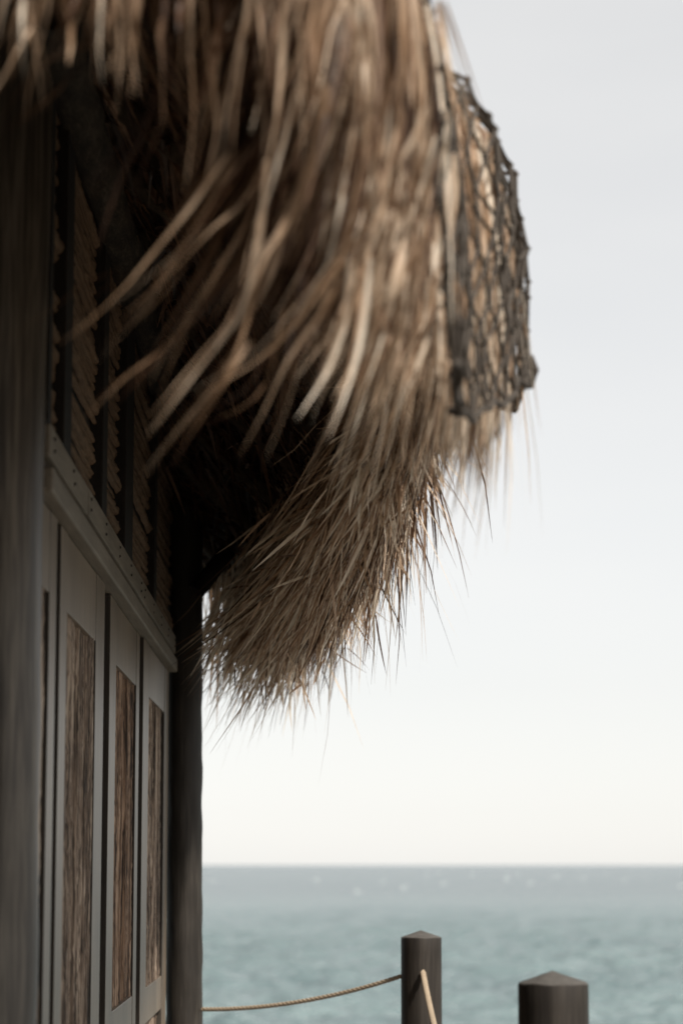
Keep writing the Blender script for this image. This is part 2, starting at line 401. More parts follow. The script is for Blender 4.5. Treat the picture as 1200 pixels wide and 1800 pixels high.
for bi, (a, b) in enumerate(bays):
    protos = [reed_mesh(b - a, 0.0125, bi * 10 + q) for q in range(5)]
    z = 0.897; k = 0
    while z < 1.92:
        s = random.choice((.5, .65, .8, .9, 1, 1.2)) * random.uniform(.9, 1.1)
        o = link('reed', protos[random.randrange(5)], M['reed'], uw)
        o.location = (WX - 0.010 + random.uniform(-0.011, 0.007), a, E(z)); o.scale = (s, 1, s)
        if random.random() < 0.5: o.location.y = b; o.rotation_euler.z = math.pi; o.scale.x = -s; o.scale.y = 1
        if o.scale.x < 0: o.scale = (s, 1, s); o.rotation_euler = (0, 0, 0); o.location.y = a
        o.rotation_euler.x = random.uniform(-0.022, 0.022)
        z += 0.0215 * s * random.choice((0.9, 1, 1, 1.5 if random.random() < .3 else 1)); k += 1
# wall plate: a bark-covered log over the wall
part(log('wall_plate', (-0.50, 4.45, E(1.63)), (-0.505, 9.9, E(1.63)), 0.05, M['bark'], n=90, nseg=18, wob=0.2, seed=8, bow=0.02))
# the other sides of the hut (boards)
for nm, lo, hi in (('end_wall', (-4.3, 4.80, 0), (-0.66, 4.85, E(2.0))), ('end_wall', (-4.3, 9.50, 0), (-0.60, 9.55, E(2.0))), ('rear_wall', (-4.32, 4.85, 0), (-4.27, 9.5, E(2.0)))):
    part(box(nm, lo, hi, M['stud']))

# ------------------------------------------------------------------ roof
# eave line in plan (x, y), reach of the fringe tips above the eye, lean of the fringe, strand spacing weight, strand width
CP = [(-2.4, 2.80, .98, .30, .3, 1.0), (-1.2, 2.85, 1.0, .30, .5, 1.0), (-.6, 2.88, 1.03, .2, .6, 1), (-.3, 2.92, 1.03, .2, .6, 1), (-.12, 2.97, 1.0, .2, .8, 1),
      (.05, 3.08, .84, .25, 1.1, 1), (.11, 3.25, .66, .3, 1.2, 1), (.135, 3.55, .64, .3, 1.2, .9), (.18, 3.85, .64, .15, 1.2, .75), (.275, 4.15, .64, .14, 1.2, .65),
      (.345, 4.5, .66, .14, 1.2, .65), (.335, 5.0, .80, .15, 1.2, .6), (.305, 5.5, .94, .2, 1.3, .6), (.285, 6.0, .82, .3, 1.4, .55), (.255, 6.5, .68, .36, 1.4, .55),
      (.215, 7.1, .62, .38, 1.4, .55), (.145, 7.8, .57, .38, 1.4, .55), (.05, 8.5, .52, .38, 1.4, .55), (-.06, 9.3, .51, .30, 1.0, .55), (-.27, 9.95, .56, .22, .5, .55),
      (-.62, 10.3, .68, .2, .3, .6), (-1.2, 10.4, .7, .3, .3, .7), (-2.4, 10.25, .8, .3, .2, 1), (-4.2, 10.0, .8, .2, .12, 1), (-5.1, 8.8, .8, .2, .12, 1), (-5.2, 6.5, .8, .2, .12, 1), (-5.1, 4.2, .8, .2, .12, 1), (-4.2, 3.0, .9, .2, .12, 1)]
CP = np.array(CP); NC = len(CP)
def eave(u):
    """u array in [0, NC): closed Catmull-Rom through the control points"""
    u = np.asarray(u, float) % NC; i = np.floor(u).astype(int); f = (u - i)[:, None]
    p0, p1, p2, p3 = CP[(i - 1) % NC], CP[i % NC], CP[(i + 1) % NC], CP[(i + 2) % NC]
    return 0.5 * (2 * p1 + (p2 - p0) * f + (2 * p0 - 5 * p1 + 4 * p2 - p3) * f ** 2 + (3 * p1 - p0 - 3 * p2 + p3) * f ** 3)
def eave_n(u):
    d = eave(np.asarray(u) + 0.02)[:, :2] - eave(np.asarray(u) - 0.02)[:, :2]
    n = np.stack([d[:, 1], -d[:, 0]], -1)
    return n / np.linalg.norm(n, axis=1)[:, None]
EZ, ET, SL = 1.15, 0.16, 0.80                # eave height over the eye, thickness, slope
RIDGE = EZ + 2.15
def roof_core():
    us = np.arange(0, NC, 0.125); e = eave(us)
    n = len(us); V = []; rows = 0
    ridge = np.stack([np.full(n, -2.4), np.clip(e[:, 1], 5.2, 7.9)], -1)
    prof = []
    for f in (0, .1, .2, .35, .6, 1.0): prof.append((f, 0.0))
    for f in (1.0, .6, .35, .2, .1, .03, 0): prof.append((f, ET))
    for f, dz in prof:
        xy = e[:, :2] * (1 - f) + ridge * f
        z = EZ + 2.15 * f + dz
        V.append(np.stack([xy[:, 0], xy[:, 1], np.full(n, Z0 + z)], -1)); rows += 1
    V = np.stack(V, 0); idx = np.arange(rows * n).reshape(rows, n)
    F = []
    for r in range(rows):
        a, b = idx[r], idx[(r + 1) % rows]
        F.append(np.stack([a, np.roll(a, -1), np.roll(b, -1), b], -1))
    return mesh_np('roof', V, np.concatenate(F))
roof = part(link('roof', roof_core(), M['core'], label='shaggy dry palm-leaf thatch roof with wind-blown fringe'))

# rafters and purlins under the overhang
for k, u in enumerate([4.6, 6.3, 8.2, 10.3, 11.6, 12.8, 13.9, 14.9, 15.9, 16.9, 17.9, 18.9, 19.6, 20.4]):
    e = eave([u])[0]; r_ = (-2.4, min(max(e[1], 5.2), 7.9))
    p0 = (e[0] + (r_[0] - e[0]) * .03, e[1] + (r_[1] - e[1]) * .03, E(EZ + 2.15 * .03 - .035)); p1 = (e[0] + (r_[0] - e[0]) * .55, e[1] + (r_[1] - e[1]) * .55, E(EZ + 2.15 * .55 - .035))
    part(log('rafter', p0, p1, 0.032, M['rafter'], n=24, nseg=12, wob=0.1, seed=20 + k, bow=0.02))
for k, f in enumerate((0.05, 0.13, 0.21, 0.29, 0.37)):
    us = np.arange(2.0, 22.0, 0.2); e = eave(us); pts = []
    for q in e:
        ry = min(max(q[1], 5.2), 7.9)
        pts.append((q[0] + (-2.4 - q[0]) * f, q[1] + (ry - q[1]) * f, E(EZ + 2.15 * f - 0.005)))
    V, F = tube_np(pts, 0.014, 8, True, 0.15, k)
    part(link('purlin', mesh_np('purlin', V, F), M['rafter']))
# knee brace at the far corner
part(log('brace', at(345, 1040, 9.5), at(470, 880, 9.62), 0.035, M['stud'], n=16, wob=0.06, seed=40))

# ------------------------------------------------------------------ thatch strands
def strands(N, u0, u1, umode, inset=(0, .5), hang=(.45, 1.05), width=(.004, .010), leanmul=1.0, nseg=6, tone=(0.45, 0.2), inner=0.0, zoff=0.0, curl=0.10, under=False, flare=(0.0, 0.0), bulge=.35, clump=.055, kink=1.0):
    """ribbons lying down the roof slope, bending over the eave and hanging, blown to the left (inland)"""
    dens = None
    grid = np.linspace(u0, u1, 600); eg = eave(grid)
    ds = np.linalg.norm(np.diff(eg[:, :2], axis=0), axis=1) * eg[:-1, 4]
    cdf = np.concatenate([[0], np.cumsum(ds)]); cdf /= cdf[-1]
    q0 = rng.random(N)
    tot = float(np.sum(np.linalg.norm(np.diff(eg[:, :2], axis=0), axis=1)))
    nc = max(4, int(tot / clump)); ci = np.minimum((q0 * nc).astype(int), nc - 1)
    q0 = np.clip((ci + .5 + rng.normal(0, .33, N)) / nc + rng.normal(0, .12 / nc), 0, 1)
    cr_ = rng.random((nc, 5))
    u = np.interp(q0, cdf, grid)
    e = eave(u); n2 = eave_n(u)
    ins = inset[0] + (inset[1] - inset[0]) * rng.random(N) ** 1.3
    base = EZ + (ET if not under else 0.0) + zoff + rng.normal(0, .02, N)
    depth_in = inner * rng.random(N)
    P = np.zeros((N, nseg + 1, 3))
    x = e[:, 0] - n2[:, 0] * (ins + depth_in); y = e[:, 1] - n2[:, 1] * (ins + depth_in); z = base + SL * ins
    zt = e[:, 2]
    h = hang[0] + (hang[1] - hang[0]) * rng.beta(1.8, 1.4, N)
    h = h * (.70 + .46 * cr_[ci, 0])
    Lh = np.maximum((base - zt) * h, 0.10)
    Ls = ins * math.hypot(1, SL)
    lean = e[:, 3] * leanmul * np.clip(rng.normal(1, .35, N), .0, 2.0)
    lean = lean * (.6 + .8 * cr_[ci, 1])
    side = rng.normal(0, curl, (N, 2)) + (cr_[ci, 2:4] - .5) * curl * 1.7
    fl = flare[0] + flare[1] * rng.normal(0, 1, N)
    out = -ins.copy()
    L = Ls + Lh; step = L / nseg
    P[:, 0] = np.stack([x, y, z], -1)
    sl = 1 / math.hypot(1, SL)
    free = np.zeros(N)
    sub = 4
    for k in range(nseg):
        for q in range(sub):
            hanging = np.clip((out + .03) / .06, 0, 1)
            f = np.clip(free / Lh, 0, 1)
            dh_out = sl * (1 - hanging) + hanging * np.clip(0.55 - 1.6 * f, -.05, 1) * bulge + fl * hanging
            dx = n2[:, 0] * dh_out + hanging * (-lean * (0.15 + 1.1 * f ** 1.1) + side[:, 0])
            dy = n2[:, 1] * dh_out + hanging * (lean * .15 * f + side[:, 1])
            dz = -SL * sl * (1 - hanging) - hanging
            nn = np.sqrt(dx * dx + dy * dy + dz * dz); ss = step / sub
            x = x + dx / nn * ss; y = y + dy / nn * ss; z = z + dz / nn * ss
            out = out + dh_out / nn * ss; free = free + ss * hanging
        P[:, k + 1] = np.stack([x, y, z], -1)
    P += rng.normal(0, .0025, P.shape)
    # some strips are snapped and bend away part-way down
    kk = rng.integers(2, nseg, N); kd = np.clip(rng.normal(0, .28, (N, 3)), -.5, .5) * step[:, None] * (rng.random(N) < .3)[:, None]; kd[:, 2] *= .4
    P += np.maximum(0, np.arange(nseg + 1)[None, :] - kk[:, None])[..., None] * kd[:, None, :] * kink
    P[..., 2] += Z0
    T = np.gradient(P, axis=1); T /= np.linalg.norm(T, axis=2)[..., None] + 1e-9
    # ribbon side vector with a slow twist
    nv = np.stack([n2[:, 0], n2[:, 1], np.full(N, .3)], -1)[:, None, :]
    A = np.cross(T, nv); A /= np.linalg.norm(A, axis=2)[..., None] + 1e-9
    B = np.cross(T, A)
    tw = rng.normal(0, .9, (N, 1)) + rng.normal(0, .6, (N, 1)) * np.linspace(0, 1, nseg + 1)[None, :]
    D = A * np.cos(tw)[..., None] + B * np.sin(tw)[..., None]
    wv = (width[0] + (width[1] - width[0]) * rng.random(N) ** 1.5) * e[:, 5] / .55 * 0.5
    taper = np.interp(np.linspace(0, 1, nseg + 1), [0, .25, .6, .85, 1], [.8, 1, .85, .45, .04])
    Wd = wv[:, None] * taper[None, :]
    V = np.stack([P - D * Wd[..., None], P + D * Wd[..., None]], 2)       # N, nseg+1, 2, 3
    tn = np.clip(rng.normal(tone[0], tone[1], N) + (cr_[ci, 4] - .5) * .3, 0, 1)
    return V, tn

def strand_object(name, sets, parent, **props):
    Vs, Fs, Ts = [], [], []; off = 0
    for V, tn in sets:
        N, K = V.shape[:2]
        idx = off + np.arange(N * K * 2).reshape(N, K, 2)
        F = np.stack([idx[:, :-1, 0], idx[:, :-1, 1], idx[:, 1:, 1], idx[:, 1:, 0]], -1).reshape(-1, 4)
        Vs.append(V.reshape(-1, 3)); Fs.append(F); Ts.append(np.repeat(tn, K * 2)); off += N * K * 2
    me = mesh_np(name, np.concatenate(Vs), np.concatenate(Fs))
    at_ = me.attributes.new('tone', 'FLOAT', 'POINT'); at_.data.foreach_set('value', np.concatenate(Ts).astype(np.float32))
    return link(name, me, M['thatch'], parent, **props)

def tufts(N, u0, u1, length, width, tone, nseg=4):
    """short broken strips that stick out of the hanging fringe at every height"""
    V0, _ = strands(N, u0, u1, 0, inset=(0, .03), hang=(.4, .85), inner=.10, curl=.10, nseg=8)
    C = V0.mean(axis=2)                                  # centre lines
    t = (2 + 5.6 * rng.random(N) ** .6); i = np.floor(t).astype(int); f = (t - i)[:, None]
    r_ = np.arange(N)
    p = C[r_, i] * (1 - f) + C[r_, np.minimum(i + 1, 8)] * f
    d = C[r_, np.minimum(i + 1, 8)] - C[r_, i]; d /= np.linalg.norm(d, axis=1)[:, None]
    d = d + rng.normal(0, .42, (N, 3)) + np.array([-.10, -.10, -.25]); d /= np.linalg.norm(d, axis=1)[:, None]
    p = p + np.stack([rng.uniform(-.06, .012, N), rng.uniform(-.03, .03, N), rng.uniform(-.01, .01, N)], -1)
    L = length[0] + (length[1] - length[0]) * rng.random(N) ** 1.4
    bend = rng.normal(0, .25, (N, 3)); bend[:, 2] = -abs(bend[:, 2])
    q = np.linspace(0, 1, nseg + 1)
    P = p[:, None] + d[:, None] * (L[:, None] * q)[..., None] + bend[:, None] * (L[:, None] * q ** 2 * .5)[..., None]
    T = np.gradient(P, axis=1); T /= np.linalg.norm(T, axis=2)[..., None]
    a = rng.normal(0, 1, (N, 1, 3)); D = np.cross(T, np.broadcast_to(a, T.shape)); D /= np.linalg.norm(D, axis=2)[..., None] + 1e-9
    w_ = (width[0] + (width[1] - width[0]) * rng.random(N) ** 1.4) * .5
    tp = np.interp(q, [0, .3, .7, 1], [.7, 1, .7, .05]); Wd = (w_[:, None] * tp)[..., None]
    return np.stack([P - D * Wd, P + D * Wd], 2), np.clip(rng.normal(tone[0], tone[1], N), 0, 1)

near = [strands(1400, 2.0, 6.8, 0, inset=(0, .35), width=(.005, .011), hang=(.3, .95), tone=(.22, .15), inner=.12, kink=.2),
        strands(600, 4.2, 6.8, 0, inset=(0, .15), width=(.005, .012), hang=(.5, 1.0), tone=(.15, .12), inner=.18, kink=.2),  # dark inner layer: shade inside the fringe put into its tone
        strands(700, 4.4, 6.8, 0, inset=(0, .25), width=(.0018, .006), hang=(.4, 1.0), tone=(.72, .2), curl=.08, kink=.0)]
mid = [strands(4200, 6.4, 13.0, 0, inset=(0, .6), width=(.004, .009), hang=(.35, .9), tone=(.28, .2), inner=.05, bulge=.0, curl=.05, kink=.0),
       strands(2400, 6.4, 12.6, 0, inset=(0, .5), width=(.006, .011), hang=(.3, .9), tone=(.82, .12), bulge=.0, curl=.05, kink=.0),
       strands(800, 8.0, 12.6, 0, inset=(0, .1), width=(.003, .006), hang=(.6, 1.08), tone=(.75, .2), curl=.07, bulge=.02, inner=.05, kink=.0)]
far = [strands(3600, 12.8, 18.6, 0, inset=(0, .35), width=(.005, .012), hang=(.40, .92), tone=(.12, .10), inner=.02, curl=.08),  # dark core behind paler front strands: occlusion shade put into the tone
       strands(1500, 12.4, 19.6, 0, inset=(0, .08), width=(.006, .015), hang=(.50, 1.02), tone=(.62, .36), inner=.13, curl=.14),
       strands(1000, 12.4, 19.4, 0, inset=(0, .05), width=(.006, .014), hang=(.30, .95), tone=(.85, .15), inner=.20, curl=.18),
       strands(500, 12.6, 20.0, 0, inset=(0, .05), width=(.002, .005), hang=(.8, 1.15), tone=(.5, .2), inner=.2, curl=.15),
       tufts(3600, 12.4, 18.8, (.07, .24), (.005, .014), (.84, .3)), tufts(1500, 12.4, 18.8, (.05, .2), (.004, .009), (.35, .2))]
rest = [strands(1500, 19.8, 23.0, 0, inset=(0, .3), width=(.004, .010), hang=(.45, 1.0), tone=(.4, .2), inner=.05),
        strands(2000, 22.0, NC + 2.4, 0, inset=(0, .5), width=(.008, .02), hang=(.45, 1.0), tone=(.4, .2))]
def under_leaves(N):
    us = rng.uniform(3.0, 21.0, N); f = rng.choice([.06, .12, .18, .24, .30, .36], N) + rng.normal(0, .012, N)
    e = eave(us); n2 = eave_n(us); tg = np.stack([-n2[:, 1], n2[:, 0], np.zeros(N)], -1)
    ry = np.clip(e[:, 1], 5.2, 7.9)
    p = np.stack([e[:, 0] + (-2.4 - e[:, 0]) * f, e[:, 1] + (ry - e[:, 1]) * f, Z0 + EZ + 2.15 * f - rng.uniform(.01, .06, N)], -1)
    d = tg * rng.choice([-1, 1], N)[:, None] + np.stack([n2[:, 0], n2[:, 1], np.full(N, -.8)], -1) * rng.normal(.25, .25, N)[:, None]
    d /= np.linalg.norm(d, axis=1)[:, None]; L = rng.uniform(.12, .4, N); q = np.linspace(0, 1, 5)
    P = p[:, None] + d[:, None] * (L[:, None] * q)[..., None]; P[..., 2] -= (L[:, None] * q ** 2) * rng.uniform(.05, .35, N)[:, None]
    T = np.gradient(P, axis=1); T /= np.linalg.norm(T, axis=2)[..., None]
    D = np.cross(T, np.array([0, .2, 1.0]) + rng.normal(0, .5, (N, 1, 3))); D /= np.linalg.norm(D, axis=2)[..., None]
    Wd = (rng.uniform(.003, .009, N)[:, None] * np.array([.7, 1, .9, .6, .1]))[..., None]
    return np.stack([P - D * Wd, P + D * Wd], 2), np.clip(rng.normal(.17, .12, N), 0, 1)
under = [under_leaves(4500)]
for nm, st in (('under_thatch', under), ('near_fringe', near), ('side_fringe', mid), ('far_fringe', far), ('rear_fringe', rest)):
    strand_object(nm, st, roof, kind='stuff')
# roof.parent is hut: bring children back to world coordinates
def world_child(o, p_):
    o.parent = p_

# single leaf strips of the near fringe (the largest in the picture), each an object
def strip_mesh(pts, width, tone, twist0=0.0, twist1=0.4, facing=(0, -1, .2), nring=9, taper=None, fold=.4):
    pts = np.array([tuple(p) for p in pts], float)
    s = np.concatenate([[0], np.cumsum(np.linalg.norm(np.diff(pts, axis=0), axis=1))]); s /= s[-1]
    q = np.linspace(0, 1, nring)
    # smooth resample: cubic through Catmull-Rom
    def cr(tq):
        i = np.clip(np.searchsorted(s, tq, 'right') - 1, 0, len(s) - 2); f = (tq - s[i]) / (s[i + 1] - s[i])
        g = lambda k: pts[np.clip(k, 0, len(pts) - 1)]
        p0, p1, p2, p3 = g(i - 1), g(i), g(i + 1), g(i + 2); f = f[:, None]
        return 0.5 * (2 * p1 + (p2 - p0) * f + (2 * p0 - 5 * p1 + 4 * p2 - p3) * f ** 2 + (3 * p1 - p0 - 3 * p2 + p3) * f ** 3)
    P = cr(q)
    T = np.gradient(P, axis=0); T /= np.linalg.norm(T, axis=1)[:, None]
    A = np.cross(T, np.array(facing)[None, :]); A /= np.linalg.norm(A, axis=1)[:, None]
    B = np.cross(T, A)
    tw = np.linspace(twist0, twist1, nring)[:, None]
    D = A * np.cos(tw) + B * np.sin(tw); Nn = np.cross(T, D)
    tp = np.interp(q, [0, .2, .6, .88, 1], taper or [.55, 1, .62, .20, .01])[:, None] * width * .5
    V = np.stack([P - D * tp, P + Nn * tp * fold, P + D * tp], 1).reshape(-1, 3)
    idx = np.arange(nring * 3).reshape(nring, 3)
    F = np.concatenate([np.stack([idx[:-1, j], idx[:-1, j + 1], idx[1:, j + 1], idx[1:, j]], -1) for j in (0, 1)])
    me = mesh_np('palm_strip', V, F, smooth=False)
    a = me.attributes.new('tone', 'FLOAT', 'POINT'); a.data.foreach_set('value', np.clip(tone + np.repeat(np.cumsum(rng.normal(0, .06, nring)), 3), 0, 1).astype(np.float32))
    return me
def strip(pts, width, tone, **k):
    return link('palm_strip', strip_mesh(pts, width, tone, **k), M['thatch'], roof)

# hanging strips of the near corner: (points in the photograph, width in its pixels, tone, distance)
TR = [([(450, -60), (454, 0), (460, 60), (468, 135)], 15, .75, 3.0), ([(440, -50), (437, 12), (421, 83), (400, 187), (388, 283)], 17, .75, 2.95),
 ([(388, -50), (385, 17), (383, 75), (375, 167), (358, 233), (330, 330)], 14, .65, 3.05), ([(503, -40), (500, 37), (494, 125), (483, 229), (455, 350)], 22, .72, 2.95),
 ([(545, -30), (533, 83), (517, 167), (496, 258), (475, 333), (450, 417), (440, 490)], 19, .72, 3.0), ([(560, -60), (556, 60), (556, 130), (564, 240)], 36, .6, 2.98),
 ([(575, 150), (567, 235), (533, 325), (500, 396), (467, 450), (430, 560)], 34, .66, 3.02), ([(600, -40), (612, 0), (642, 83), (656, 167), (656, 232)], 26, .95, 2.9),
 ([(640, -40), (652, 30), (660, 104), (662, 180)], 18, .9, 2.92), ([(632, 20), (633, 125), (629, 228)], 28, .55, 3.0),
 ([(655, 160), (645, 240), (630, 330), (610, 400), (585, 480), (556, 570)], 26, .55, 3.05), ([(706, -40), (710, 60), (704, 167), (698, 235)], 28, .6, 3.0),
 ([(745, 190), (733, 230), (700, 292), (671, 354), (636, 430)], 18, .7, 3.05), ([(770, 0), (780, 60), (790, 120), (805, 195)], 22, .7, 3.3),
 ([(790, 190), (783, 260), (771, 333), (762, 400), (748, 475)], 16, .95, 3.3), ([(765, 240), (750, 300), (725, 375), (712, 430), (696, 505)], 17, .95, 3.2),
 ([(452, 80), (458, 150), (466, 233), (458, 310)], 15, .6, 3.05), ([(400, 270), (346, 350), (279, 433), (217, 508), (154, 567), (100, 608)], 17, .62, 3.0),
 ([(470, 280), (429, 354), (375, 400), (317, 462), (267, 512), (196, 571)], 16, .58, 3.05), ([(450, 350), (417, 421), (367, 504), (317, 583), (279, 642), (258, 683)], 15, .45, 3.1),
 ([(470, 280), (462, 371), (446, 475), (425, 550), (367, 625), (308, 704), (255, 775)], 20, .68, 3.0), ([(455, 470), (442, 537), (421, 608), (392, 671), (350, 725), (296, 800)], 17, .55, 3.05),
 ([(440, 600), (408, 650), (367, 717), (333, 767), (298, 828)], 15, .5, 3.1), ([(650, 390), (600, 458), (533, 550), (475, 617), (408, 662), (350, 700)], 20, .6, 3.05),
 ([(610, 460), (571, 542), (508, 629), (467, 717), (418, 808)], 17, .62, 3.1), ([(340, 560), (283, 617), (217, 667), (150, 735)], 11, .35, 3.1),
 ([(500, 540), (487, 600), (467, 675), (425, 717), (360, 742)], 12, .35, 3.15), ([(745, 430), (722, 530), (700, 612), (677, 669), (647, 740)], 12, .8, 3.35),
 ([(44, -60), (41, 0), (39, 58), (43, 140)], 16, .85, 2.92), ([(95, -50), (87, 0), (76, 58), (50, 130)], 12, .75, 2.95), ([(25, -60), (10, 0), (-4, 70)], 17, .9, 2.9),
 ([(45, -10), (29, 29), (6, 64), (-15, 95)], 11, .6, 2.95), ([(60, 40), (29, 93), (0, 146), (-20, 170)], 12, .6, 2.95), ([(180, -50), (178, 15), (175, 87), (181, 155)], 14, .65, 2.95),
 ([(206, -50), (208, 0), (211, 87), (209, 155)], 15, .65, 2.95), ([(243, -40), (239, 38), (233, 117), (228, 175)], 15, .5, 2.98), ([(284, 40), (286, 131), (288, 228)], 14, .35, 3.05),
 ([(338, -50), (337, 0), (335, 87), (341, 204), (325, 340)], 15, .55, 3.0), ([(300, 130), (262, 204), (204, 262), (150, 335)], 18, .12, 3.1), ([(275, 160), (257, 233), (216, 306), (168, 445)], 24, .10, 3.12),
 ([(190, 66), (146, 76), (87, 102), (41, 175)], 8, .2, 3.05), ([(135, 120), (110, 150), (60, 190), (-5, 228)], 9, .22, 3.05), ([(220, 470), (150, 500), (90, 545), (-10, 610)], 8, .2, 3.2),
 ([(690, -30), (680, 80), (668, 190), (675, 300)], 18, .5, 3.1), ([(520, -30), (516, 50), (528, 140), (520, 240)], 16, .45, 3.1), ([(470, 230), (455, 330), (415, 430), (372, 470)], 14, .5, 3.1)]
n_strip = 0
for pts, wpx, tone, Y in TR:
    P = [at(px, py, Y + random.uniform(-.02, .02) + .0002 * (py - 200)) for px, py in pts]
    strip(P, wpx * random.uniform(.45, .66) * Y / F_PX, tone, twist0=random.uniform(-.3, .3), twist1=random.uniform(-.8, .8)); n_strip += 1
    for _ in range(2 if wpx > 10 else 1):      # a thin split of the same leaf beside it
        k0 = random.randrange(0, max(1, len(P) - 2)); dv = Vector((random.choice((-1, 1)) * random.uniform(.004, .010), random.uniform(-.01, .03), 0))
        Q = [p + dv * (1 + .9 * i) for i, p in enumerate(P[k0:])]
        if len(Q) > 2: Q[-1] = Q[-1].lerp(Q[-2], random.uniform(-.4, .6))
        strip(Q, random.uniform(2.5, 6) * Y / F_PX, max(0, tone - random.uniform(-.1, .35)), twist0=random.uniform(-.6, .6), twist1=random.uniform(-1, 1)); n_strip += 1
# the thicker skirt at the corner: sweeping left and down
def skirt(n, xa, xb, ya, yb, dx, dy, Y, wpx, tone, bend=.5):
    global n_strip
    for k in range(n):
        x0 = random.uniform(xa, xb); y0 = random.uniform(ya, yb); Yk = random.uniform(*Y) + .35 * max(0, (x0 - 640) / 160)
        ex = x0 + random.uniform(*dx); ey = y0 + random.uniform(*dy); j = random.uniform(-14, 14)
        pts = [(x0 - (ex - x0) * .02, y0), (x0 + (ex - x0) * .18 + j, y0 + (ey - y0) * .35), (x0 + (ex - x0) * .52 + j, y0 + (ey - y0) * .68), (ex, ey)]
        P = [at(px, py, Yk + .04 * i * random.uniform(-.5, 1)) for i, (px, py) in enumerate(pts)]
        strip(P, random.uniform(*wpx) * Yk / F_PX, min(1, max(0, random.gauss(*tone))), twist0=random.uniform(-.7, .7), twist1=random.uniform(-1, 1)); n_strip += 1
skirt(50, 610, 775, 230, 470, (-130, -50), (230, 330), (3.05, 3.35), (3, 14), (.68, .24))
skirt(44, 480, 765, -60, 160, (-60, 10), (200, 330), (3.0, 3.3), (4, 18), (.66, .26))
skirt(16, 460, 640, 200, 420, (-150, -60), (180, 330), (3.05, 3.3), (4, 14), (.40, .22))
skirt(16, 400, 560, -60, 40, (-50, 5), (160, 300), (3.0, 3.2), (5, 15), (.42, .22))
skirt(12, -20, 340, -80, -10, (-40, 10), (110, 200), (2.9, 3.1), (8, 13), (.35, .18))
skirt(36, 715, 800, 150, 520, (-70, -15), (150, 260), (3.08, 3.25), (4, 13), (.68, .22))

# a broken stalk sticking out of the fringe
V, F = tube_np([at(742, 800, 6.05), at(756, 832, 6.0), at(775, 868, 5.98)], [.004, .0045, .004], 8, True, .1, 1)
link('stalk', mesh_np('stalk', V, F), M['rafter'], roof)

# roof was parented with an inverse; give its children world placement
inv = Matrix.Translation(-Vector((0, 0, 0)))

